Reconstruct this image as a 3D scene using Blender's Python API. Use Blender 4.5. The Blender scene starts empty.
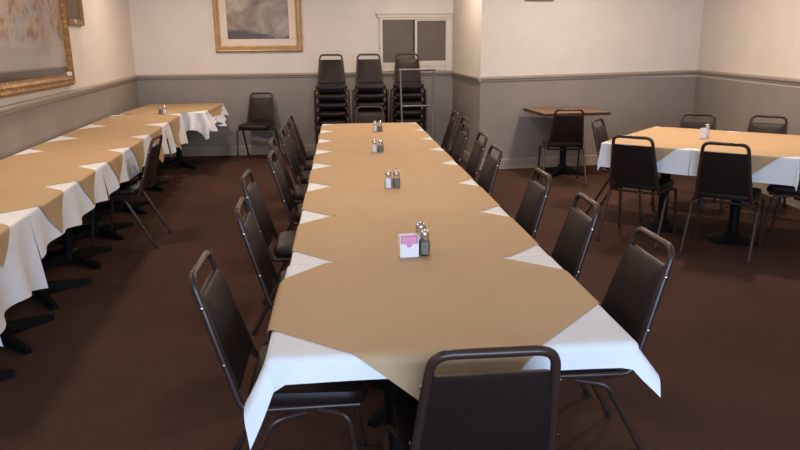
import bpy, bmesh, math, random
from mathutils import Vector, Matrix, noise
random.seed(7)
S = bpy.context.scene
COL = S.collection
PI = math.pi
sin, cos = math.sin, math.cos

# ------------------------------------------------------------------ materials
def srgb(r, g, b):
    def f(c):
        c /= 255.0
        return c / 12.92 if c <= .04045 else ((c + .055) / 1.055) ** 2.4
    return (f(r), f(g), f(b), 1)

class NT:
    def __init__(self, name):
        self.m = bpy.data.materials.new(name); self.m.use_nodes = True
        self.t = self.m.node_tree; self.n = self.t.nodes; self.b = self.n['Principled BSDF']
    def node(self, kind, **kw):
        nd = self.n.new(kind)
        for k, v in kw.items():
            if k in nd.inputs: nd.inputs[k].default_value = v
            else: setattr(nd, k, v)
        return nd
    def link(self, a, b): self.t.links.new(a, b)
    def coord(self, which='Object'):
        return self.node('ShaderNodeTexCoord').outputs[which]
    def noise(self, scale, detail=4, rough=.55, co=None, dist=0.0):
        nd = self.node('ShaderNodeTexNoise', Scale=scale, Detail=detail, Roughness=rough, Distortion=dist)
        self.link(co if co else self.coord(), nd.inputs['Vector'])
        return nd.outputs['Fac']
    def ramp(self, fac, stops):
        r = self.node('ShaderNodeValToRGB'); e = r.color_ramp.elements
        while len(e) < len(stops): e.new(.5)
        for i, (p, c) in enumerate(stops): e[i].position = p; e[i].color = c
        self.link(fac, r.inputs['Fac']); return r.outputs['Color']
    def bump(self, h, strength, dist=.01):
        b = self.node('ShaderNodeBump', Strength=strength, Distance=dist)
        self.link(h, b.inputs['Height']); self.link(b.outputs['Normal'], self.b.inputs['Normal'])
    def base(self, c):
        if isinstance(c, tuple): self.b.inputs['Base Color'].default_value = c
        else: self.link(c, self.b.inputs['Base Color'])
    def set(self, rough=None, metal=None, spec=None, coat=None):
        if rough is not None: self.b.inputs['Roughness'].default_value = rough
        if metal is not None: self.b.inputs['Metallic'].default_value = metal
        if spec is not None: self.b.inputs['Specular IOR Level'].default_value = spec
        if coat is not None: self.b.inputs['Coat Weight'].default_value = coat

def mul(c, k): return (c[0]*k, c[1]*k, c[2]*k, 1)
def mottled(name, c, rough, var=.12, scale=8, bump=0, bscale=60, metal=0, spec=.5, bdist=.004):
    w = NT(name)
    w.base(w.ramp(w.noise(scale), [(.3, mul(c, 1-var)), (.7, mul(c, 1+var))]))
    w.set(rough, metal, spec)
    if bump: w.bump(w.noise(bscale, 3), bump, bdist)
    return w.m

M = {}
def build_materials():
    # carpet: short dark red-brown pile
    w = NT('carpet'); co = w.coord('Object')
    big = w.noise(1.1, 5, .6, co); fine = w.noise(190, 2, .7, co)
    c1 = w.ramp(big, [(.3, srgb(69, 48, 41)), (.7, srgb(82, 58, 50))])
    c2 = w.ramp(fine, [(.35, (.55, .55, .55, 1)), (.65, (1.25, 1.25, 1.25, 1))])
    mx = w.node('ShaderNodeMix', data_type='RGBA', blend_type='MULTIPLY')
    mx.inputs[0].default_value = 1; w.link(c1, mx.inputs[6]); w.link(c2, mx.inputs[7])
    w.base(mx.outputs[2]); w.set(.95, 0, .1); w.bump(fine, .5, .004); M['carpet'] = w.m
    # painted wall: cream above the chair rail, taupe below
    w = NT('wall_paint'); geo = w.node('ShaderNodeNewGeometry'); sx = w.node('ShaderNodeSeparateXYZ')
    w.link(geo.outputs['Position'], sx.inputs[0])
    st = w.node('ShaderNodeMath', operation='GREATER_THAN'); st.inputs[1].default_value = 1.088
    w.link(sx.outputs['Z'], st.inputs[0])
    n = w.noise(3.0, 5, .6)
    up = w.ramp(n, [(.3, srgb(217, 207, 198)), (.7, srgb(224, 214, 206))])
    lo = w.ramp(n, [(.3, srgb(140, 131, 125)), (.7, srgb(149, 139, 133))])
    mx = w.node('ShaderNodeMix', data_type='RGBA'); w.link(st.outputs[0], mx.inputs[0])
    w.link(lo, mx.inputs[6]); w.link(up, mx.inputs[7]); w.base(mx.outputs[2]); w.set(.6, 0, .3)
    w.bump(w.noise(220, 2), .08, .002); M['wall'] = w.m
    M['ceiling'] = mottled('ceiling_paint', srgb(222, 212, 198), .9, .03, 5)
    M['rail'] = mottled('lit_rail_paint', srgb(158, 146, 136), .5, .04, 6)  # same grey as the wainscot, lightened in colour for light on its top
    M['skirt'] = mottled('skirting_paint', srgb(156, 143, 132), .5, .05, 6)
    M['trim'] = mottled('window_trim_paint', srgb(216, 203, 188), .45, .03, 9)
    M['track'] = mottled('window_track', srgb(28, 22, 20), .4, .1, 20)
    w = NT('dark_window_glass'); w.base(w.ramp(w.noise(2.5, 2), [(.3, srgb(106, 95, 88)), (.7, srgb(118, 106, 98))]))
    w.set(.55, 0, .2); M['pane'] = w.m
    # cloth & paper
    w = NT('white_linen'); n = w.noise(5, 4)
    w.base(w.ramp(n, [(.3, srgb(222, 221, 224)), (.7, srgb(232, 231, 233))])); w.set(.85, 0, .15)
    w.bump(w.noise(420, 2), .12, .001); M['cloth'] = w.m
    w = NT('kraft_paper'); co = w.coord()
    n = w.noise(2.2, 5, .6, co); n2 = w.noise(6, 6, .65, co, .6)
    w.base(w.ramp(n, [(.25, srgb(179, 147, 110)), (.75, srgb(189, 157, 120))])); w.set(.62, 0, .35)
    w.bump(n2, .22, .012); M['paper'] = w.m
    # chairs
    w = NT('brown_vinyl'); n = w.noise(7, 4); w.base(w.ramp(n, [(.3, srgb(32, 22, 21)), (.7, srgb(39, 27, 25))]))
    w.set(.45, 0, .28); vo = w.node('ShaderNodeTexVoronoi', Scale=260.0); w.link(w.coord(), vo.inputs['Vector'])
    w.bump(vo.outputs['Distance'], .12, .002); M['vinyl'] = w.m
    M['frame'] = mottled('brown_enamel_tube', srgb(58, 40, 35), .30, .07, 9, spec=.4)
    M['steel'] = mottled('bright_steel', srgb(205, 200, 196), .22, .05, 12, metal=1)
    M['rubber'] = mottled('black_rubber', srgb(24, 22, 22), .7, .1, 20)
    M['iron'] = mottled('black_cast_iron', srgb(13, 11, 12), .6, .12, 14, bump=.1, bscale=120, spec=.2)
    M['board'] = mottled('table_board', srgb(92, 66, 48), .5, .1, 10)
    w = NT('wood_laminate'); co = w.coord(); mp = w.node('ShaderNodeMapping'); mp.inputs['Scale'].default_value = (1.2, 14, 6)
    w.link(co, mp.inputs['Vector'])
    w.base(w.ramp(w.noise(3, 6, .6, mp.outputs[0], .8), [(.3, srgb(118, 88, 66)), (.7, srgb(142, 108, 82))])); w.set(.35, 0, .5); M['wood'] = w.m
    M['edge'] = mottled('table_edge_band', srgb(58, 40, 32), .45, .1, 20)
    M['cart'] = mottled('grey_cart_tube', srgb(112, 105, 103), .35, .08, 12, metal=.4)
    # gilded frames
    w = NT('gilt_carved'); co = w.coord(); v = w.node('ShaderNodeTexVoronoi', Scale=26.0); w.link(co, v.inputs['Vector'])
    w.base(w.ramp(v.outputs['Distance'], [(.05, srgb(190, 152, 96)), (.5, srgb(140, 102, 62))])); w.set(.42, .15, .5)
    w.bump(v.outputs['Distance'], .5, .01); M['gilt'] = w.m
    w = NT('gilt_plain'); n = w.noise(14, 4); w.base(w.ramp(n, [(.3, srgb(166, 130, 82)), (.7, srgb(190, 154, 102))])); w.set(.42, .15); M['gold'] = w.m
    M['mat'] = mottled('picture_mat', srgb(226, 208, 192), .8, .02, 10)
    M['darkwood'] = mottled('dark_antique_frame', srgb(140, 104, 64), .4, .2, 20)
    M['sticker'] = mottled('paper_sticker', srgb(235, 228, 222), .7, .02, 10)
    # loose generic landscape: clouds over a low dark shore
    w = NT('landscape_print'); co = w.coord(); sp = w.node('ShaderNodeSeparateXYZ'); w.link(co, sp.inputs[0])
    cl = w.noise(3.0, 8, .62, co, .7)
    colr = w.ramp(cl, [(.30, srgb(94, 76, 64)), (.44, srgb(134, 113, 94)), (.56, srgb(162, 143, 124)), (.70, srgb(204, 187, 162))])
    sh = w.node('ShaderNodeMath', operation='MULTIPLY_ADD'); w.link(w.noise(6, 5, .6, co), sh.inputs[0]); sh.inputs[1].default_value = .22
    w.link(sp.outputs['Z'], sh.inputs[2])
    tl = w.node('ShaderNodeMath', operation='MULTIPLY_ADD'); w.link(sp.outputs['X'], tl.inputs[0]); tl.inputs[1].default_value = .14; w.link(sh.outputs[0], tl.inputs[2])
    fac = w.ramp(tl.outputs[0], [(.17, (1, 1, 1, 1)), (.21, (0, 0, 0, 1))])
    mx = w.node('ShaderNodeMix', data_type='RGBA'); w.link(fac, mx.inputs[0]); w.link(colr, mx.inputs[6]); mx.inputs[7].default_value = srgb(72, 58, 52)
    w.base(mx.outputs[2]); w.set(.3, 0, .5, .5); M['landscape'] = w.m
    # loose abstract canvas: grey-lilac ground with warm upright strokes
    w = NT('abstract_canvas'); co = w.coord(); sp = w.node('ShaderNodeSeparateXYZ'); w.link(co, sp.inputs[0])
    mp = w.node('ShaderNodeMapping'); mp.inputs['Scale'].default_value = (2.6, 1, 1.9); w.link(co, mp.inputs['Vector'])
    st = w.noise(2.6, 6, .6, mp.outputs[0], .3)
    strokes = w.ramp(st, [(.32, srgb(92, 60, 58)), (.42, srgb(134, 96, 92)), (.49, srgb(166, 138, 98)), (.55, srgb(158, 148, 150)), (.68, srgb(112, 92, 104))])
    ground = w.ramp(w.noise(2.2, 4, .5, co), [(.3, srgb(146, 138, 136)), (.7, srgb(168, 158, 154))])
    zz = w.node('ShaderNodeMath', operation='MULTIPLY_ADD'); w.link(w.noise(3.5, 4, .6, co), zz.inputs[0]); zz.inputs[1].default_value = .5; w.link(sp.outputs['Z'], zz.inputs[2])
    g1 = w.ramp(zz.outputs[0], [(.52, (0, 0, 0, 1)), (.60, (1, 1, 1, 1))])
    mx = w.node('ShaderNodeMix', data_type='RGBA'); w.link(g1, mx.inputs[0]); w.link(ground, mx.inputs[6]); w.link(strokes, mx.inputs[7])
    dk = w.ramp(sp.outputs['Z'], [(.062, (1, 1, 1, 1)), (.085, (0, 0, 0, 1))])
    m2 = w.node('ShaderNodeMix', data_type='RGBA'); w.link(dk, m2.inputs[0]); w.link(mx.outputs[2], m2.inputs[6]); m2.inputs[7].default_value = srgb(70, 50, 42)
    w.base(m2.outputs[2]); w.set(.35, 0, .5, .4); M['abstract'] = w.m
    M['darkcanvas'] = mottled('dark_canvas', srgb(98, 84, 66), .5, .3, 5)
    # table-top things
    M['china'] = mottled('white_china', srgb(238, 234, 234), .25, .02, 20)
    M['pink'] = mottled('pink_sachet', srgb(226, 150, 182), .55, .08, 30)
    M['salt'] = mottled('salt', srgb(250, 247, 244), .8, .03, 200)
    M['pepper'] = mottled('ground_pepper', srgb(142, 132, 126), .9, .35, 260)
    w = NT('clear_glass'); n = w.n; out = n['Material Output']
    tr = w.node('ShaderNodeBsdfTransparent'); tr.inputs[0].default_value = (.99, .99, .99, 1)
    gl = w.node('ShaderNodeBsdfGlossy', Roughness=.05); fr = w.node('ShaderNodeFresnel', IOR=1.5)
    ms = w.node('ShaderNodeMixShader'); w.link(fr.outputs[0], ms.inputs[0]); w.link(tr.outputs[0], ms.inputs[1]); w.link(gl.outputs[0], ms.inputs[2])
    w.link(ms.outputs[0], out.inputs['Surface']); M['glass'] = w.m
build_materials()

# ------------------------------------------------------------------ mesh helpers
def link_obj(name, bm, mat, parent=None, smooth=True, angle=40):
    me = bpy.data.meshes.new(name)
    bmesh.ops.recalc_face_normals(bm, faces=bm.faces[:])
    bm.to_mesh(me); bm.free()
    me.materials.append(mat)
    if smooth:
        me.polygons.foreach_set('use_smooth', [True]*len(me.polygons))
        try: me.set_sharp_from_angle(angle=math.radians(angle))
        except Exception: pass
    o = bpy.data.objects.new(name, me); COL.objects.link(o)
    if parent: o.parent = parent
    return o
def root(name, label, cat, loc=(0, 0, 0), rz=0, group=None):
    o = bpy.data.objects.new(name, None); COL.objects.link(o)
    o.empty_display_size = .1; o.location = loc; o.rotation_euler = (0, 0, rz)
    return tag(o, label, cat, group)
def tag(o, label, cat, group=None):
    o['label'] = label; o['category'] = cat
    if group: o['group'] = group
    return o
def struct(name, bm, mat, smooth=False):
    o = link_obj(name, bm, mat, None, smooth); o['kind'] = 'structure'; return o
def copy_tree(o, parent=None):
    c = o.copy(); COL.objects.link(c)
    if parent: c.parent = parent
    for ch in list(o.children): copy_tree(ch, c)
    return c

def box(bm, x0, x1, y0, y1, z0, z1, bev=0, mtx=None):
    r = bmesh.ops.create_cube(bm, size=1)
    vs = r['verts']
    for v in vs:
        v.co = Vector((x0 + (v.co.x+.5)*(x1-x0), y0 + (v.co.y+.5)*(y1-y0), z0 + (v.co.z+.5)*(z1-z0)))
    if bev:
        es = list({e for v in vs for e in v.link_edges})
        rr = bmesh.ops.bevel(bm, geom=es, offset=bev, segments=2, profile=.5, affect='EDGES')
        vs = list({v for f in rr['faces'] for v in f.verts} | {v for v in vs if v.is_valid})
    if mtx:
        for v in vs: v.co = mtx @ v.co
    return vs
def tube(bm, pts, r, n=10, cap=True, radii=None):
    pts = [Vector(p) for p in pts]
    k = len(pts); rings = []; up = None
    for i, p in enumerate(pts):
        t = (pts[min(i+1, k-1)] - pts[max(i-1, 0)]).normalized()
        if up is None:
            up = Vector((0, 0, 1)) if abs(t.z) < .9 else Vector((1, 0, 0))
        a = (up - t*up.dot(t)).normalized(); b = t.cross(a); up = a
        rad = radii[i] if radii else r
        rings.append([bm.verts.new(p + (a*cos(2*PI*j/n) + b*sin(2*PI*j/n))*rad) for j in range(n)])
    for i in range(k-1):
        for j in range(n):
            bm.faces.new((rings[i][j], rings[i][(j+1) % n], rings[i+1][(j+1) % n], rings[i+1][j]))
    if cap:
        bm.faces.new(rings[0][::-1]); bm.faces.new(rings[-1])
def lathe(bm, prof, n=16, c=(0, 0)):
    rings = []
    for (r, z) in prof:
        rings.append([bm.verts.new((c[0]+r*cos(2*PI*j/n), c[1]+r*sin(2*PI*j/n), z)) for j in range(n)])
    for i in range(len(prof)-1):
        for j in range(n):
            bm.faces.new((rings[i][j], rings[i][(j+1) % n], rings[i+1][(j+1) % n], rings[i+1][j]))
    bm.faces.new(rings[0][::-1]); bm.faces.new(rings[-1])
def round_path(pts, radii, seg=5):
    """polyline with rounded corners"""
    out = [Vector(pts[0])]
    for i in range(1, len(pts)-1):
        p0, p1, p2 = Vector(pts[i-1]), Vector(pts[i]), Vector(pts[i+1])
        a = (p0-p1).normalized(); b = (p2-p1).normalized(); ang = a.angle(b)
        d = min(radii[i-1] / math.tan(ang/2), .48*(p0-p1).length, .48*(p2-p1).length)
        s, e = p1 + a*d, p1 + b*d
        for k in range(seg+1):
            t = k/seg; out.append(s*(1-t)**2 + p1*2*t*(1-t) + e*t*t)
    out.append(Vector(pts[-1])); return out
def round_poly(pts, r, seg=4):
    out = []; n = len(pts)
    for i in range(n):
        p0, p1, p2 = (Vector(pts[(i+j) % n]) for j in (-1, 0, 1))
        a = (p0-p1).normalized(); b = (p2-p1).normalized()
        rr = r[i] if isinstance(r, (list, tuple)) else r
        for k in range(seg+1):
            t = k/seg; s, e = p1+a*rr, p1+b*rr
            out.append(s*(1-t)**2 + p1*2*t*(1-t) + e*t*t)
    return out
def cushion(bm, outline, thick, crown, edge, f):
    """padded slab over a 2D outline; f maps (x, y, h) into space"""
    c = sum(outline, Vector((0, 0)))/len(outline)
    def ring(s_in, h, extra=0):
        vs = []
        for p in outline:
            d = (p-c); q = c + d*(1 - s_in/max(d.length, 1e-6)) if s_in else p
            vs.append(bm.verts.new(f(q.x, q.y, h)))
        return vs
    e = edge
    R = [ring(e, 0), ring(e*.3, e*.15), ring(0, e*.6), ring(0, thick-e*.9), ring(e*.25, thick-e*.3), ring(e, thick)]
    for s, k in ((.30, .55), (.6, .88), (.85, .98)):
        vs = []
        for p in outline: q = c + (p-c)*(1-s); vs.append(bm.verts.new(f(q.x, q.y, thick + crown*k)))
        R.append(vs)
    n = len(outline)
    for a, b in zip(R, R[1:]):
        for j in range(n): bm.faces.new((a[j], a[(j+1) % n], b[(j+1) % n], b[j]))
    bm.faces.new(R[0][::-1]); bm.faces.new(R[-1])

# ------------------------------------------------------------------ room
CEIL = 2.75
def prism(bm, pts, z0, z1):
    lo = [bm.verts.new((x, y, z0)) for x, y in pts]; hi = [bm.verts.new((x, y, z1)) for x, y in pts]
    n = len(pts)
    for i in range(n): bm.faces.new((lo[i], lo[(i+1) % n], hi[(i+1) % n], hi[i]))
    bm.faces.new(lo[::-1]); bm.faces.new(hi)
A0 = Vector((-2.823, 9.90)); A1 = Vector((1.600, 9.90))           # back wall of the alcove
B0 = Vector((1.672, 8.25)); B1 = Vector((4.533, 8.536))           # back wall right of the jog
REAR = -3.0
L1 = Vector((-2.823 + .084*12.9, REAR)); R1 = Vector((4.533 - .115*(8.536-REAR), REAR))
def wall(name, p, q, out, t=.12):
    bm = bmesh.new(); o = Vector(out)*t
    prism(bm, [tuple(p), tuple(q), tuple(q+o), tuple(p+o)], 0, CEIL)
    return struct(name, bm, M['wall'])
bm = bmesh.new(); prism(bm, [(-3.3, REAR-.3), (5.1, REAR-.3), (5.1, 10.2), (-3.3, 10.2)], -.1, 0); struct('floor', bm, M['carpet'])
bm = bmesh.new(); prism(bm, [(-3.3, REAR-.3), (5.1, REAR-.3), (5.1, 10.2), (-3.3, 10.2)], CEIL, CEIL+.1); struct('ceiling', bm, M['ceiling'])
wall('wall_left', L1, A0, (-1, 0)); wall('wall_back', A0 - Vector((.12, 0)), A1 + Vector((.06, 0)), (0, 1))
bm = bmesh.new(); prism(bm, [tuple(A1), tuple(B0), (1.79, 8.27), (1.72, 9.9)], 0, CEIL); struct('wall_jog', bm, M['wall'])
wall('wall_right_back', B0, B1 + Vector((.12, .012)), (-.1, 1)); wall('wall_right', B1, R1, (1, 0))
bm = bmesh.new()                                                   # unseen wall behind the camera, added with a window opening for the daylight
x0, x1, wx0, wx1, wz0, wz1 = L1.x-.1, R1.x+.1, -1.1, 2.5, .75, 2.3
for b in ((x0, wx0, 0, CEIL), (wx1, x1, 0, CEIL), (wx0, wx1, 0, wz0), (wx0, wx1, wz1, CEIL)):
    box(bm, b[0], b[1], REAR-.12, REAR, b[2], b[3])
struct('wall_rear', bm, M['wall'])

def runner(bm, p, q, inward, prof, z0, z1):
    """moulding: profile (depth, height) run from p to q, top edge at z0..z1"""
    inward = Vector((inward[0], inward[1]))
    ra = [bm.verts.new((p.x+inward.x*d, p.y+inward.y*d, z0+h)) for d, h in prof]
    rb = [bm.verts.new((q.x+inward.x*d, q.y+inward.y*d, z1+h)) for d, h in prof]
    n = len(prof)
    for i in range(n): bm.faces.new((ra[i], ra[(i+1) % n], rb[(i+1) % n], rb[i]))
    bm.faces.new(ra); bm.faces.new(rb[::-1])
RAIL = [(0, 0), (.028, -.004), (.034, -.012), (.034, -.030), (.022, -.040), (.016, -.060), (0, -.064)]
SKIRT = [(0, 0), (.010, -.002), (.016, -.014), (.016, -.13), (0, -.13)]
Lm = Vector((-2.423, 5.117))
nA2 = Vector((.1, -1)).normalized(); nR = Vector((-1, .115)).normalized(); nJ = Vector((-1, -.0436)).normalized(); nL = Vector((1, .084)).normalized()
bm = bmesh.new(); runner(bm, L1, Lm, nL, RAIL, 1.108, 1.110); runner(bm, Lm, A0, nL, RAIL, 1.110, 1.146); struct('trim_1', bm, M['rail'])
bm = bmesh.new(); runner(bm, A0, A1, (0, -1), RAIL, 1.146, 1.152); struct('trim_2', bm, M['rail'])
bm = bmesh.new(); runner(bm, A1, B0+nA2*.034, nJ, RAIL, 1.152, 1.132); struct('trim_3', bm, M['rail'])
bm = bmesh.new(); runner(bm, B0+nJ*.03, B1, nA2, RAIL, 1.132, 1.172); struct('trim_4', bm, M['rail'])
bm = bmesh.new(); runner(bm, B1, R1, nR, RAIL, 1.172, 1.172); struct('trim_5', bm, M['rail'])
for nm, p, q, n in (('baseboard_left', L1, A0, nL), ('baseboard_back', A0, A1, Vector((0, -1))), ('baseboard_jog', A1, B0+nA2*.016, nJ),
                    ('baseboard_right_back', B0+nJ*.015, B1, nA2), ('baseboard_right', B1, R1, nR)):
    bm = bmesh.new(); runner(bm, p, q, n, SKIRT, .13, .13); struct(nm, bm, M['skirt'])

# sliding window high in the alcove wall
YW = 9.90
wn = bpy.data.objects.new('window_1', None); COL.objects.link(wn); wn['kind'] = 'structure'; wn.location = (1.05, YW, 1.15)
def wpart(name, boxes, mat, bev=.004):
    bm = bmesh.new()
    for b in boxes: box(bm, b[0]-1.05, b[1]-1.05, b[2]-YW, b[3]-YW, b[4]-1.15, b[5]-1.15, bev)
    o = link_obj(name, bm, mat, wn, False); return o
wpart('header_moulding', [(.515, 1.585, YW-.055, YW-.002, 1.925, 1.955), (.53, 1.585, YW-.040, YW-.002, 1.885, 1.927)], M['trim'])
wpart('window_frame', [(.555, .600, YW-.032, YW-.002, 1.15, 1.887), (1.492, 1.585, YW-.032, YW-.002, 1.15, 1.887),
                       (.60, 1.492, YW-.030, YW-.002, 1.853, 1.887), (.60, 1.492, YW-.030, YW-.002, 1.215, 1.272), (.60, 1.492, YW-.026, YW-.002, 1.153, 1.217)], M['trim'])
wpart('sash_stile', [(1.055, 1.088, YW-.027, YW-.004, 1.272, 1.853)], M['trim'])
wpart('sash_rail', [(1.088, 1.492, YW-.022, YW-.004, 1.272, 1.292), (1.088, 1.492, YW-.022, YW-.004, 1.836, 1.853)], M['trim'])
wpart('window_track', [(1.030, 1.055, YW-.024, YW-.004, 1.272, 1.853)], M['track'], .002)
wpart('pane', [(.60, 1.030, YW-.014, YW-.003, 1.272, 1.853)], M['pane'], .001)
wpart('pane', [(1.088, 1.492, YW-.012, YW-.003, 1.292, 1.836)], M['pane'], .001)

# ------------------------------------------------------------------ chair
RT = .0122                                                          # tube radius
SEAT_Y = -.175
LEAN = .31                                                          # back leans this much per metre
BX0, BX1, BZ0, BZ1 = .188, .142, .43, .833
def back_y(z): return SEAT_Y - .005 - LEAN*(z-BZ0)
def make_chair():
    r = root('dining_chair', 'x', 'chair')
    # one bent tube: side rail, up the back, over the handle and down again
    pts = [(.175, .19, .405), (.184, SEAT_Y, .405), (BX1, back_y(BZ1), BZ1), (-BX1, back_y(BZ1), BZ1), (-.184, SEAT_Y, .405), (-.175, .19, .405)]
    bm = bmesh.new(); tube(bm, round_path(pts, [.055, .052, .052, .055], 6), RT, 10)
    fr = link_obj('back_frame', bm, M['frame'], r)
    for sx in (-1, 1):
        for z in (.56, .74):
            t = (z-BZ0)/(BZ1-BZ0); x = (BX0 + (BX1-BX0)*t + RT)*sx
            bm = bmesh.new(); bmesh.ops.create_uvsphere(bm, u_segments=8, v_segments=6, radius=.0062)
            for v in bm.verts: v.co = Vector((v.co.x*.5 + x - .001*sx, v.co.y + back_y(z), v.co.z + z))
            link_obj('screw', bm, M['steel'], fr)
    # padded back between the tubes
    def hw(z): return BX0 + (BX1-BX0)*(z-BZ0)/(BZ1-BZ0) - .008
    ol = round_poly([(-hw(.47), .47), (hw(.47), .47), (hw(.772), .772), (-hw(.772), .772)], [.02, .02, .012, .012], 4)
    bm = bmesh.new()
    cushion(bm, ol, .026, .010, .009, lambda x, z, h: Vector((x, back_y(z) - .012 + h, z)))
    link_obj('backrest', bm, M['vinyl'], r)
    # seat
    ol = round_poly([(-.188, -.160), (.188, -.160), (.203, .215), (-.203, .215)], [.045, .045, .075, .075], 5)
    bm = bmesh.new()
    cushion(bm, ol, .050, .010, .020, lambda x, y, h: Vector((x, y, .4165 + h - max(0, (y-.12))**2*1.2)))
    link_obj('seat', bm, M['vinyl'], r)
    # legs
    for sx in (-1, 1):
        for kind in ('front', 'rear'):
            if kind == 'front': path = round_path([(.180*sx, .06, .396), (.220*sx, .155, .396), (.225*sx, .205, .0)], [.045], 6)
            else: path = round_path([(.180*sx, .02, .388), (.220*sx, -.075, .388), (.226*sx, -.285, .0)], [.055], 6)
            bm = bmesh.new(); tube(bm, path, .0112, 10)
            lg = link_obj('leg', bm, M['frame'], r)
            e = path[-1]; d = (path[-2]-path[-1]).normalized()
            bm = bmesh.new(); tube(bm, [e - Vector((0, 0, 0.0)), e + d*.028], .0142, 10)
            for v in bm.verts: v.co.z = max(v.co.z, 0.0)
            link_obj('foot_cap', bm, M['rubber'], lg)
    bm = bmesh.new(); tube(bm, [(-.176, .135, .398), (.176, .135, .398)], .0095, 8); link_obj('crossbar', bm, M['frame'], r)
    bm = bmesh.new(); tube(bm, [(-.180, -.10, .385), (.180, -.10, .385)], .0095, 8); link_obj('crossbar', bm, M['frame'], r)
    return r
PROTO = make_chair(); FIRST = [True]
def chair(x, y, deg, label, group, z=0, name=None):
    """deg: compass heading the sitter faces, 0 = +Y, 90 = +X"""
    o = PROTO if FIRST[0] else copy_tree(PROTO); FIRST[0] = False
    o.location = (x, y, z); o.rotation_euler = (0, 0, -math.radians(deg)); o['label'] = label; o['group'] = group
    return o
ORD = ['nearest the camera', 'second from the camera', 'third from the camera', 'fourth from the camera', 'fifth from the camera',
       'sixth from the camera', 'second from the far end', 'at the far end']
g = 'chairs along the left side of the long table'
for i, (x, y, a) in enumerate([(-.162, 2.12, 90), (-.155, 2.97, 88), (-.225, 3.68, 91), (-.16, 4.42, 90), (-.22, 5.08, 90), (-.20, 5.68, 90), (-.20, 6.24, 90), (-.21, 6.86, 90)]):
    chair(x, y, a, 'dark brown vinyl chair left of the long centre table, ' + ORD[i], g)
g = 'chairs along the right side of the long table'
for i, (x, y, a) in enumerate([(.79, 2.24, -90), (.77, 2.87, -88), (.76, 3.52, -90), (.72, 4.46, -91), (.78, 5.20, -90), (.76, 5.82, -90), (.85, 6.36, -90), (.86, 6.98, -90)]):
    chair(x, y, a, 'dark brown vinyl chair right of the long centre table, ' + ORD[i], g)
chair(.325, 1.685, 0, 'dark chair with brown tube frame at the near head of the long table', 'chairs at the heads of the long table')
chair(.315, 7.52, 180, 'dark chair at the far head of the long table in front of the chair stacks', 'chairs at the heads of the long table')
chair(-1.74, 5.42, -90, 'lone dark chair seen side-on at the left wall row of tables', 'chairs standing apart')
cc = chair(-1.17, 9.53, 189, 'lone dark chair against the back wall under the landscape picture', 'chairs standing apart'); cc.scale = (1.05, 1.05, 1.05)
chair(2.43, 7.36, 8, 'black chair with its back to the camera at the small bare wooden table', 'chairs standing apart')
g = 'chairs around the right table'
chair(2.335, 5.08, 42, 'dark chair, back to the camera, at the front left of the right table', g)
chair(2.795, 4.65, 40, 'dark chair, back to the camera, at the middle front of the right table', g)
chair(3.44, 4.755, -47.5, 'dark chair at the right end of the right table, cut off by the photo edge', g)
chair(2.55, 5.86, 128, 'dark brown chair at the left end of the right table, beside the wooden table', g)
chair(3.22, 6.10, 222, 'dark chair behind the right table, its handle above the condiments', g)
chair(3.76, 5.84, 222, 'dark chair behind the right table, nearest the right wall and photo edge', g)

# stacks of chairs by the window wall
HOW = ['lowest', 'second from the bottom', 'third from the bottom', 'third from the top', 'second from the top', 'topmost']
for nm, x, y, a in (('left', -.125, 9.12, 180), ('middle', .375, 9.12, 180), ('right', .875, 9.14, 183)):
    for k in range(6):
        chair(x, y - .016*k, a, 'dark vinyl chair, %s in the %s chair stack by the back wall' % (HOW[k], nm), 'chairs in the %s stack' % nm, z=.112*k)

# ------------------------------------------------------------------ tables, cloths, papers
ZT = .755
def pedestal(bm_base, bm_col, cx=0, cy=0, disc=False, ang=PI/4, L=.30):
    if disc:
        lathe(bm_base, [(.185, 0), (.185, .012), (.165, .024), (.08, .045), (.05, .075)], 32, (cx, cy))
    else:
        for k in range(4):
            m = Matrix.Translation((cx, cy, 0)) @ Matrix.Rotation(ang + k*PI/2, 4, 'Z')
            vs = [Vector(p) for p in ((.0, -.030, .02), (.0, .030, .02), (L, -.018, 0), (L, .018, 0), (.0, -.026, .085), (.0, .026, .085), (L, -.014, .030), (L, .014, .030))]
            v = [bm_base.verts.new(m @ p) for p in vs]
            for f in ((0, 1, 3, 2), (4, 6, 7, 5), (0, 2, 6, 4), (1, 5, 7, 3), (2, 3, 7, 6), (0, 4, 5, 1)): bm_base.faces.new([v[i] for i in f])
        lathe(bm_base, [(.06, .02), (.06, .09), (.045, .11)], 20, (cx, cy))
    lathe(bm_col, [(.038, .07), (.038, .66), (.046, .68), (.046, .70)], 20, (cx, cy))
def table(loc, rz, hu, hv, label, group, disc=False, mat='board', ang=PI/4, L=.30, edge=None, off=(0, 0)):
    r = root('dining_table', label, 'table', (loc[0], loc[1], 0), rz, group)
    bm = bmesh.new(); box(bm, -hu, hu, -hv, hv, ZT-.032, ZT, .004); link_obj('tabletop', bm, M[mat], r, False)
    if edge:
        bm = bmesh.new()
        for b in ((-hu-.004, hu+.004, -hv-.004, -hv), (-hu-.004, hu+.004, hv, hv+.004), (-hu-.004, -hu, -hv, hv), (hu, hu+.004, -hv, hv)):
            box(bm, b[0], b[1], b[2], b[3], ZT-.033, ZT-.001, .001)
        link_obj('edge_band', bm, M['edge'], r, False)
    b, c = bmesh.new(), bmesh.new(); pedestal(b, c, off[0], off[1], disc, ang, L)
    link_obj('pedestal_base', b, M['iron'], r, True, 30); link_obj('column', c, M['iron'], r)
    bm = bmesh.new(); box(bm, -min(.2, hu*.6), min(.2, hu*.6), -.03, .03, .70, ZT-.032); box(bm, -.03, .03, -min(.2, hv*.6), min(.2, hv*.6), .70, ZT-.032)
    link_obj('top_bracket', bm, M['iron'], r, False)
    return r

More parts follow.
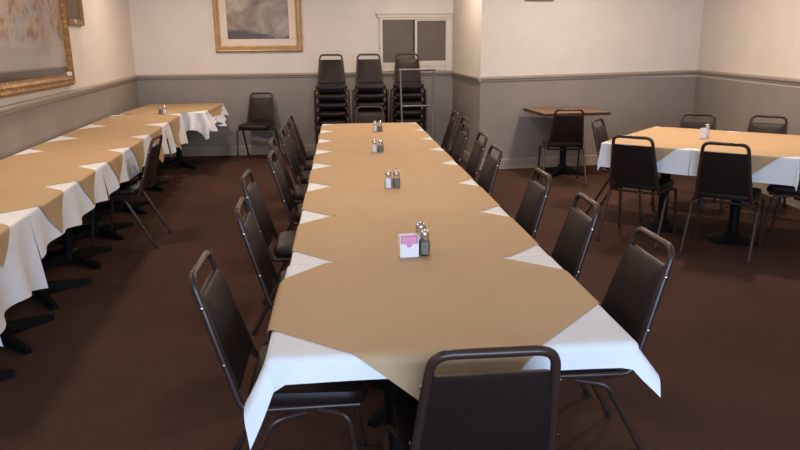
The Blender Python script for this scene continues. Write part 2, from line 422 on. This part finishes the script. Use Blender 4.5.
BIG = 1e6
def sheet(name, poly, z, sup, rb, mat, loc, rz, label, cat, group, kpleat=.5, flare=.06, rip=(0, .2, 0), warp=None, thick=.0008, cut=.035, hold=None):
    """a flat sheet laid over a support rectangle sup=(u0,u1,v0,v1): bends down past each edge, pleats at corners"""
    u0, u1, v0, v1 = sup
    bm = bmesh.new(); bm.faces.new([bm.verts.new((p[0], p[1], 0)) for p in poly])
    us = [p[0] for p in poly]; vs = [p[1] for p in poly]
    def cuts(lo, hi, e0, e1):
        c = set(); arc = rb*PI/2
        n = max(2, int((hi-lo)/cut))
        for i in range(1, n): c.add(round(lo+(hi-lo)*i/n, 5))
        for e, s in ((e0, -1), (e1, 1)):
            if abs(e) < 1e5:
                c = {q for q in c if not (-.004 < (q-e)*s < arc+.006)}
                for k in range(6): c.add(e + s*arc*k/5)
        return sorted(q for q in c if lo+1e-4 < q < hi-1e-4)
    for axis, lst in ((0, cuts(min(us), max(us), u0, u1)), (1, cuts(min(vs), max(vs), v0, v1))):
        for q in lst:
            co = (q, 0, 0) if axis == 0 else (0, q, 0); no = (1, 0, 0) if axis == 0 else (0, 1, 0)
            bmesh.ops.bisect_plane(bm, geom=bm.verts[:]+bm.edges[:]+bm.faces[:], plane_co=co, plane_no=no, dist=1e-6)
    def bend(s, flare=flare):
        if s <= 0: return 0, 0
        arc = rb*PI/2
        if s < arc: a = s/rb; return rb*sin(a), rb*(1-cos(a))
        q = s-arc; return rb + q*flare, rb + q*math.sqrt(1-flare*flare)
    for v in bm.verts:
        u, w = v.co.x, v.co.y
        if warp: u, w = warp(u, w)
        du = u-u1 if u > u1 else (u-u0 if u < u0 else 0); dv = w-v1 if w > v1 else (w-v0 if w < v0 else 0)
        bu, bv = min(max(u, u0), u1), min(max(w, v0), v1)
        if du and dv:
            r_ = math.hypot(du, dv); th = math.atan2(abs(dv), abs(du)); t = 1-abs(th-PI/4)/(PI/4)
            c2 = cos(th)**2
            fl = flare + kpleat*t + (hold(bu, bv)*c2 if hold else 0)
            o2, dn2 = bend(r_, min(fl, .93))
            x = bu + math.copysign(o2*cos(th), du); y = bv + math.copysign(o2*sin(th), dv)
            v.co = Vector((x, y, z-dn2))
        elif du:
            o, dn = bend(abs(du), min(.93, flare + (hold(bu, bv) if hold else 0))); o += rip[0]*max(0, abs(du)-rb)*sin(2*PI*bv/rip[1]+rip[2])
            v.co = Vector((bu+math.copysign(o, du), bv, z-dn))
        elif dv:
            o, dn = bend(abs(dv)); o += rip[0]*max(0, abs(dv)-rb)*sin(2*PI*bu/rip[1]+rip[2])
            v.co = Vector((bu, bv+math.copysign(o, dv), z-dn))
        else:
            v.co = Vector((u, w, z + .0001*noise.noise(Vector((u*5, w*5, loc[1]*3)))))
    o = link_obj(name, bm, mat, None, True, 60)
    s = o.modifiers.new('thickness', 'SOLIDIFY'); s.thickness = thick; s.offset = 0
    e = o.modifiers.new('crisp_edges', 'EDGE_SPLIT'); e.split_angle = math.radians(65)
    o.location = (loc[0], loc[1], 0); o.rotation_euler = (0, 0, rz)
    return tag(o, label, cat, group)
def diamond(D, rot=0, cx=0, cy=0, front=None):
    front = front or D; c, s = cos(rot), sin(rot)
    return [(cx + x*c - y*s, cy + x*s + y*c) for x, y in ((D, 0), (0, D), (-D, 0), (0, -front))]
def clip(poly, v0=None, v1=None, u0=None):
    b = bmesh.new(); b.faces.new([b.verts.new((p[0], p[1], 0)) for p in poly])
    for val, co, no in ((v0, (0, v0, 0), (0, -1, 0)), (v1, (0, v1, 0), (0, 1, 0)), (u0, (u0, 0, 0), (-1, 0, 0))):
        if val is not None:
            bmesh.ops.bisect_plane(b, geom=b.verts[:]+b.edges[:]+b.faces[:], plane_co=co, plane_no=no, clear_outer=True)
    out = [(v.co.x, v.co.y) for v in b.faces[:][0].verts]; b.free(); return out
def rect(u0, u1, v0, v1): return [(u0, v0), (u1, v0), (u1, v1), (u0, v1)]

ORDT = ['first', 'second', 'third', 'fourth', 'fifth', 'sixth', 'seventh', 'eighth', 'ninth']
# --- long centre table: eight tables pushed end to end
ys = [1.575, 2.31, 3.02, 3.69, 4.37, 4.98, 5.56, 6.18, 6.81]
XC, HU = .269, .459
zc, zp = ZT+.0018, ZT+.0042
for i in range(8):
    y0, y1 = ys[i], ys[i+1]; c = (y0+y1)/2; h = (y1-y0)/2
    where = '%s from near end of long centre row' % ORDT[i]
    first, last = i == 0, i == 7
    table((XC, c), 0, HU-.004, h-.002, 'dark pedestal table under cloth and paper, ' + where, 'tables of the long centre row', ang=0 if first else PI/4, L=.27, off=(-.12, .09) if first else (0, 0))
    first, last = i == 0, i == 7
    s0 = -h if first else -BIG; s1 = h if last else BIG
    ovn = .085; ovs = .125
    sheet('tablecloth', rect(-HU-(.15 if first else ovs), HU+(.15 if first else ovs), -h-(.078 if first else -.001), h+(.09 if last else -.001)), zc, (-HU, HU, s0, s1), .022 if first else .012,
          M['cloth'], (XC, c), 0, 'white cloth under brown paper on table ' + where, 'tablecloth', 'white cloths of the long centre row',
          kpleat=.16 if first else .4, flare=.08 if first else .03, rip=(.05, .5, 1.0),
          hold=None if not first else (lambda bu, bv, h=h: (.50 if bu > 0 else .36)*math.exp(-(bv+h)/.13)), warp=None if not first else
          (lambda u, v, h=h: (u, v) if v > -h else (u if u < HU else HU + (u-HU)*.82, -h + (v+h)*(1 + (1.4 if u < 0 else .45)*max(0, (abs(u)-HU+.03)/.18)) )))
    D = .662 if first else .459 + h - (.14 if i == 1 else .11) + random.uniform(-.008, .008)
    rot = math.radians(4.0) if first else random.uniform(-.02, .02)
    cyo = .012 if first else random.uniform(-.012, .012)
    cxo = -.03 if first else random.uniform(-.006, .006) + .012
    sheet('paper_cover', clip(diamond(D, rot, cxo, cyo, front=.615 if first else None), None if first else -h+.0001, None if last else h-.0001), zp, (-HU-(.010 if first else .003), HU+.003, s0-.004, s1+.003), .026 if first else .014, M['paper'], (XC, c), 0,
          'brown kraft paper laid diagonally on table ' + where, 'paper cover', 'brown papers of the long centre row',
          flare=.10 if first else .03, rip=(.05, .5, 1.0), thick=.0004)

# --- row of tables along the left wall
RA = math.atan(.080)                                                # the row follows the wall
e = Vector((-sin(RA), cos(RA))); nrm = Vector((cos(RA), sin(RA)))
f0 = Vector((-1.488, 3.2))
W = .75; HW = W/2
yb = [2.57, 3.23, 3.90, 4.57, 5.33, 6.08, 7.05, 8.24]
drops = [.38, .235, .235, .24, .25, .30, .36]
for i in range(7):
    s0_, s1_ = (yb[i]-3.2)/cos(RA), (yb[i+1]-3.2)/cos(RA); h = (s1_-s0_)/2
    c = f0 + e*((s0_+s1_)/2) - nrm*HW
    where = '%s from near end of left wall row' % ORDT[i]
    table(c, RA, HW-.004, h-.002, 'dark pedestal table under cloth and paper, ' + where, 'tables of the left wall row', ang=PI/4+random.uniform(-.2, .2), L=.33)
    first, last = i == 0, i == 6
    dm, de = drops[i]*.86, drops[i]
    def hem(u, v, h=h, dm=dm, de=de, i=i):
        if u <= HW: return u, v
        k = min(1, abs(v)/h); d = dm + (de-dm)*(k**1.6)*(1 if v > 0 else .93)
        return HW + (u-HW)*d/.4, v
    sheet('tablecloth', rect(-HW-.0, HW+.4, -h-(.10 if first else -.001), h-.001), zc, (-HW-.5, HW, -h if first else -BIG, h if last else BIG), .012,
          M['cloth'], c, RA, 'white cloth under brown paper on table ' + where, 'tablecloth', 'white cloths of the left wall row',
          flare=.08, rip=(.07, .31, i*1.3), warp=hem, cut=.025)
    D = .575 if h < .36 else (.60 if h < .4 else (.66 if h < .5 else .76))
    cx = .0 if i not in (4, 5) else .04
    if i == 0: D = .53
    poly = diamond(D, random.uniform(-.03, .03), cx, -.05 if i == 0 else random.uniform(-.015, .015))
    poly = clip(poly, -h+.0001, h-.0001, -HW+.004)            # the wall side of the paper stops at the wall
    sheet('paper_cover', poly, zp, (-BIG, HW+.002, (-h-.002) if first else -BIG, (h+.002) if last else BIG), .016, M['paper'], c, RA,
          'brown kraft paper laid diagonally on table ' + where, 'paper cover', 'brown papers of the left wall row', flare=.08, rip=(.07, .31, i*1.3), thick=.0004)
# corner table against the back wall
c = Vector((-2.135, 9.04)); hu, hv = .485, .66
table(c, 0, hu-.004, hv-.002, 'dark pedestal table in the back left corner under bunched white cloth', 'tables of the left wall row', L=.34)
def hem2(u, v):
    if u > hu: u = hu + (u-hu)*(.75+.25*sin(v*9))
    if v < -hv: v = -hv + (v+hv)*(.9+.2*sin(u*14))
    return u, v
sheet('tablecloth', rect(-hu, hu+.27, -hv-.30, hv), zc, (-BIG, hu, -hv, BIG), .012, M['cloth'], c, 0, 'white cloth bunched over the front of the back left corner table', 'tablecloth', 'white cloths of the left wall row',
      kpleat=.55, flare=.14, rip=(.30, .16, .6), warp=hem2, cut=.02)
sheet('paper_cover', [(-hu+.01, hv-.01), (-hu+.01, -hv-.02), (-.1, -hv-.05), (.30, -hv-.01), (hu+.10, -.30), (hu+.13, .25), (hu-.02, hv-.01)], zp, (-BIG, hu+.006, -hv-.006, BIG), .016, M['paper'], c, 0,
      'brown kraft paper on the back left corner table', 'paper cover', 'brown papers of the left wall row', flare=.14, rip=(.30, .16, .6), thick=.0004, cut=.02)

# --- right table: tables set side by side, turned to the room
dv = Vector((.737, -.676)).normalized(); nv = Vector((dv.y*-1, dv.x))
K = Vector((2.02, 5.14))
RB = math.atan2(nv.y, nv.x)                                          # then local +Y = -dv
HD = .64
for i in range(2):
    sA, sB = ((0, .66), (.66, 1.34))[i]; h = (sB-sA)/2
    c = K + dv*((sA+sB)/2) + nv*HD
    where = ['left', 'right'][i] + ' section of the right-hand table'
    table(c, RB, HD-.004, h-.002, 'dark pedestal table with round base, ' + where, 'tables of the right group', disc=True, off=((-.06, 0), (-.14, .10))[i])
    first, last = i == 0, i == 1
    vlo, vhi = (-h if last else -BIG), (h if first else BIG)        # local +Y points left (towards the start)
    sheet('tablecloth', rect(-HD-.195, HD+.06, -h-(.12 if last else -.001), h+(.12 if first else -.001)), zc, (-HD, HD, vlo, vhi), .012, M['cloth'], c, RB,
          'white cloth hanging below the paper on the ' + where, 'tablecloth', 'white cloths of the right group', kpleat=.12, flare=.02, rip=(.03, .5, i))
    sheet('paper_cover', clip([(-.855, 0), (-.53, -h-.04), (.53, -h-.04), (.84, 0), (.53, h+.04), (-.53, h+.04)], None if last else -h+.0001, None if first else h-.0001), zp, (-HD-.002, HD+.002, vlo-.002, vhi+.002), .016, M['paper'], c, RB,
          'brown kraft paper over the white cloth on the ' + where, 'paper cover', 'brown papers of the right group', flare=.02, rip=(.03, .5, i), thick=.0004)

# --- small bare table
t = table((2.615, 7.875), .06, .385, .37, 'small bare brown wood-laminate table against the back wall, right of the jog', 'bare tables', mat='wood', ang=PI/4, L=.30, edge=True)

# ------------------------------------------------------------------ condiments
def shaker(x, y, z, what, label, group, s=1.0, a=0):
    r = root(what + '_shaker', label, what + ' shaker', (x, y, z), a, group)
    bm = bmesh.new(); lathe(bm, [(.0195*s, 0), (.021*s, .004*s), (.021*s, .045*s), (.016*s, .062*s), (.0145*s, .070*s)], 8); link_obj('glass_jar', bm, M['glass'], r, False)
    bm = bmesh.new(); lathe(bm, [(.0175*s, .004*s), (.0185*s, .006*s), (.0172*s, (.058 if what == 'salt' else .05)*s)], 8); link_obj(what, bm, M[what if what == 'salt' else 'pepper'], r, False)
    bm = bmesh.new(); lathe(bm, [(.0165*s, .066*s), (.0175*s, .070*s), (.0175*s, .082*s), (.0155*s, .090*s), (.009*s, .096*s), (.003*s, .0975*s)], 20); link_obj('lid', bm, M['steel'], r)
    return r
ZP = zp + .0009*9 + .0003
def zat(i): return zp + .0003
for (x, y, i, w) in ((.255, 3.58, 2, 'third'), (.245, 4.86, 4, 'fifth'), (.31, 6.10, 6, 'seventh')):
    shaker(x-.019, y, zat(i)+.0005, 'salt', 'glass salt shaker with chrome lid on the %s table of the long centre row' % w, 'salt shakers')
    shaker(x+.025, y+.006, zat(i)+.0005, 'pepper', 'glass pepper shaker with chrome lid on the %s table of the long centre row' % w, 'pepper shakers')
def caddy(x, y, z, a, label, pink):
    r = root('sugar_caddy', label, 'sugar caddy', (x, y, z), a, 'sugar caddies')
    bm = bmesh.new(); w, d, h, t = .034, .020, .076, .0035
    def plate(ys_, notch, h):
        ol = [(-w, 0), (w, 0), (w, h)]
        if notch: ol += [(.011*cos(q), h - .013*sin(q)*1.0) for q in [PI*k/8 for k in range(9)]]
        ol += [(-w, h)]
        lo = [bm.verts.new((px, ys_, pz)) for px, pz in ol]; hi = [bm.verts.new((px, ys_+t, pz)) for px, pz in ol]; n = len(ol)
        for k in range(n): bm.faces.new((lo[k], lo[(k+1) % n], hi[(k+1) % n], hi[k]))
        bm.faces.new(lo[::-1]); bm.faces.new(hi)
    plate(-d-t, True, .050); plate(d, False, h)
    box(bm, -w, -w+t, -d, d, 0, h); box(bm, w-t, w, -d, d, 0, h); box(bm, -w+t, w-t, -d, d, 0, t)
    link_obj('holder', bm, M['china'], r, False)
    R = Matrix.Rotation(a, 4, 'Z')
    for k in range(7):
        bm = bmesh.new(); box(bm, -.028, .028, -.0016, .0016, 0, .068, .0006)
        o = link_obj('sugar_packet', bm, M['pink' if pink else 'sticker'], None, False)
        p = R @ Vector((0, -.015 + .005*k, .0036)); o.location = (x+p.x, y+p.y, z+p.z+.0002); o.rotation_euler = (0, 0, a)
        tag(o, ('pink' if pink else 'pale') + ' sweetener packet in the white caddy on the ' + ('near end of the long table' if pink else 'right table'), 'sugar packet', 'pink packets in the caddy' if pink else 'pale packets in the caddy')
caddy(.226, 2.36, zat(0)+.0012, .05, 'white sugar caddy with pink packets near the near end of the long centre table', True)
shaker(.285, 2.365, zat(0)+.0012, 'pepper', 'pepper shaker beside the pink-packet sugar caddy, nearer the camera', 'pepper shakers', 1.0)
shaker(.278, 2.425, zat(0)+.0012, 'salt', 'salt shaker just behind the pepper beside the pink-packet sugar caddy', 'salt shakers', 1.12)
caddy(2.875, 5.22, zp+.006, .95, 'white sugar caddy on the right table', False)
shaker(2.93, 5.27, zp+.006, 'salt', 'salt shaker beside the white caddy on the right table', 'salt shakers', 1.1)
shaker(-2.085, 8.12, zp+.0045, 'pepper', 'pepper shaker at the far end of the left wall row', 'pepper shakers', 1.0)
shaker(-2.04, 8.12, zp+.0045, 'salt', 'salt shaker at the far end of the left wall row', 'salt shakers', 1.0)

# ------------------------------------------------------------------ pictures
def framed(name, label, origin, rz, w, h, fw, depth, fmat, artmat, matw=0, tilt=0, sticker=None, artcat='picture', double=False):
    """hangs with its back on the wall; local X along the wall, -Y into the room, origin bottom centre"""
    r = root(name, label, artcat, origin, rz, 'framed pictures'); r.rotation_euler = (tilt, 0, rz)
    bm = bmesh.new()
    prof = [(0, 0), (0, -depth*.55), (fw*.18, -depth), (fw*.38, -depth*.86), (fw*.62, -depth*.95), (fw*.82, -depth*.55), (fw, -depth*.45), (fw, 0)]
    cor = [(-w/2, 0, 1, 1), (w/2, 0, -1, 1), (w/2, h, -1, -1), (-w/2, h, 1, -1)]
    rings = [[bm.verts.new((x + sx*p, d, z + sz*p)) for p, d in prof] for x, z, sx, sz in cor]
    n = len(prof)
    for a in range(4):
        A, B = rings[a], rings[(a+1) % 4]
        for k in range(n): bm.faces.new((A[k], A[(k+1) % n], B[(k+1) % n], B[k]))
    link_obj('frame', bm, fmat, r, True, 25)
    iw, ih = w/2-fw, h-2*fw
    if matw:
        bm = bmesh.new()
        for b in ((-iw, iw, fw, fw+matw), (-iw, iw, h-fw-matw, h-fw), (-iw, -iw+matw, fw+matw, h-fw-matw), (iw-matw, iw, fw+matw, h-fw-matw)):
            box(bm, b[0]-.002, b[1]+.002, -depth*.40, -.004, b[2]-.002, b[3]+.002)
        link_obj('picture_mat', bm, M['mat'], r, False)
    bm = bmesh.new(); q = fw+matw
    box(bm, -w/2+q-.001, w/2-q+.001, -depth*.30, -.003, q-.001, h-q+.001)
    o = link_obj('picture_print', bm, artmat, r, False)
    # texture origin at the lower left of the print
    for v in o.data.vertices: v.co.z -= q
    o.location = (0, 0, q)
    if sticker:
        bm = bmesh.new(); sx, sz, ss = sticker; box(bm, sx-ss/2, sx+ss/2, -depth*1.02, -depth*.30, sz-ss/2, sz+ss/2)
        link_obj('sticker', bm, M['sticker'], r, False)
    return r
framed('landscape_picture', 'gold framed landscape print with pale mat on the back wall', (-1.115, 9.895, 1.437), 0, 1.19, 1.00, .085, .045, M['gold'], M['landscape'], .088, tilt=.0)
LW = math.atan2(1, -.084)                                            # heading of the left wall towards the back
def on_left(y, z): return (-2.823 + .084*(9.9-y) + .004, y, z)
rzl = LW                                                             # local X -> away along the wall, -Y -> into room
framed('large_painting', 'large abstract painting in a carved gold frame on the left wall', on_left(6.84-1.15, 1.172), rzl, 2.30, 1.35, .10, .05, M['gilt'], M['abstract'], 0, sticker=(1.035, .105, .035))
framed('small_painting', 'small dark painting in an antique frame beyond the large one on the left wall', on_left(7.46-.265, 1.726), rzl, .53, .70, .055, .035, M['darkwood'], M['darkcanvas'], 0, sticker=(-.05, .035, .03))
bq = B0 + Vector((.70, .07))
framed('dark_picture', 'dark framed picture high on the back wall, only its lower edge in view', (bq.x, bq.y-.004, 2.00), .0997, .36, .45, .03, .025, M['darkwood'], M['darkcanvas'], 0)

# ------------------------------------------------------------------ chair cart in front of the right stack
r = root('chair_cart', 'grey tubular chair trolley standing in front of the right chair stack', 'cart', (.955, 8.70, 0))
for sx, nm in ((-1, 0), (1, 0)):
    top = (.215*sx + .01, .10, 1.205); bot = (.185*sx, -.02, .12)
    bm = bmesh.new(); tube(bm, [bot, top], .013, 10); link_obj('upright', bm, M['cart'], r)
bm = bmesh.new(); tube(bm, [(-.225, .10, 1.205), (.245, .10, 1.205)], .015, 10); link_obj('handle_bar', bm, M['cart'], r)
bm = bmesh.new(); tube(bm, [(-.20, .049, .755), (.205, .049, .755)], .012, 10); link_obj('crossbar', bm, M['cart'], r)
bm = bmesh.new(); tube(bm, [(-.19, .005, .33), (.19, .005, .33)], .012, 10); link_obj('crossbar', bm, M['cart'], r)
bm = bmesh.new(); box(bm, -.21, .21, -.24, -.02, .055, .067, .002); link_obj('toe_plate', bm, M['cart'], r, False)
bm = bmesh.new(); tube(bm, [(-.22, 0, .085), (.22, 0, .085)], .010, 10); link_obj('axle', bm, M['cart'], r)
for sx in (-1, 1):
    bm = bmesh.new(); tube(bm, [(.235*sx-.018, 0, .085), (.235*sx+.018, 0, .085)], .085, 24); link_obj('wheel', bm, M['rubber'], r)

# ------------------------------------------------------------------ light
def lamp(kind, name, loc, energy, color, size=.3, rot=(0, 0, 0), size_y=None, **kw):
    d = bpy.data.lights.new(name, kind); d.energy = energy; d.color = color
    if kind == 'AREA':
        d.shape = 'RECTANGLE' if size_y else 'DISK'; d.size = size
        if size_y: d.size_y = size_y
    else: d.shadow_soft_size = size
    for k, v in kw.items(): setattr(d, k, v)
    o = bpy.data.objects.new(name, d); o.location = loc; o.rotation_euler = rot; COL.objects.link(o)
    return o
WARM = (1.0, .835, .665)
for i, (x, y, e_) in enumerate([(.3, 3.6, 17), (.3, 6.4, 20), (2.95, 5.2, 44), (2.7, 6.9, 34), (-1.95, 5.0, 24), (-1.85, 2.6, 14), (-1.6, 8.2, 30), (1.1, 8.4, 24), (2.6, 2.2, 6)]):
    lamp('AREA', 'ceiling_lamp', (x, y, CEIL-.02), e_, WARM, .22)
lamp('AREA', 'window_daylight', ((wx0+wx1)/2, REAR-.02, (wz0+wz1)/2), 270, (.54, .72, 1.0), wx1-wx0, (PI/2, 0, 0), wz1-wz0)  # cool daylight from behind, set in the added rear opening
w = bpy.data.worlds.new('world'); S.world = w; w.use_nodes = True
w.node_tree.nodes['Background'].inputs[0].default_value = (.55, .65, .8, 1); w.node_tree.nodes['Background'].inputs[1].default_value = .12

# ------------------------------------------------------------------ camera
cam = bpy.data.cameras.new('camera'); cam.sensor_width = 36; cam.lens = 36*680/800; cam.clip_start = .05
co = bpy.data.objects.new('camera', cam); COL.objects.link(co); S.camera = co
R_ = Vector((.99633464, -.08503597, -.00928283)); U_ = Vector((.03059657, .25292721, .96700138)); F_ = Vector((.07988202, .963741, -.25460195))
m = Matrix((R_, U_, -F_)).transposed().to_4x4(); m.translation = (0, 0, 1.5); co.matrix_world = m

S.view_settings.view_transform = 'Standard'; S.view_settings.look = 'None'
S.view_settings.exposure = 0.0; S.view_settings.gamma = 1; S.view_settings.use_curve_mapping = False
S.cycles.use_denoising = True; S.cycles.max_bounces = 8
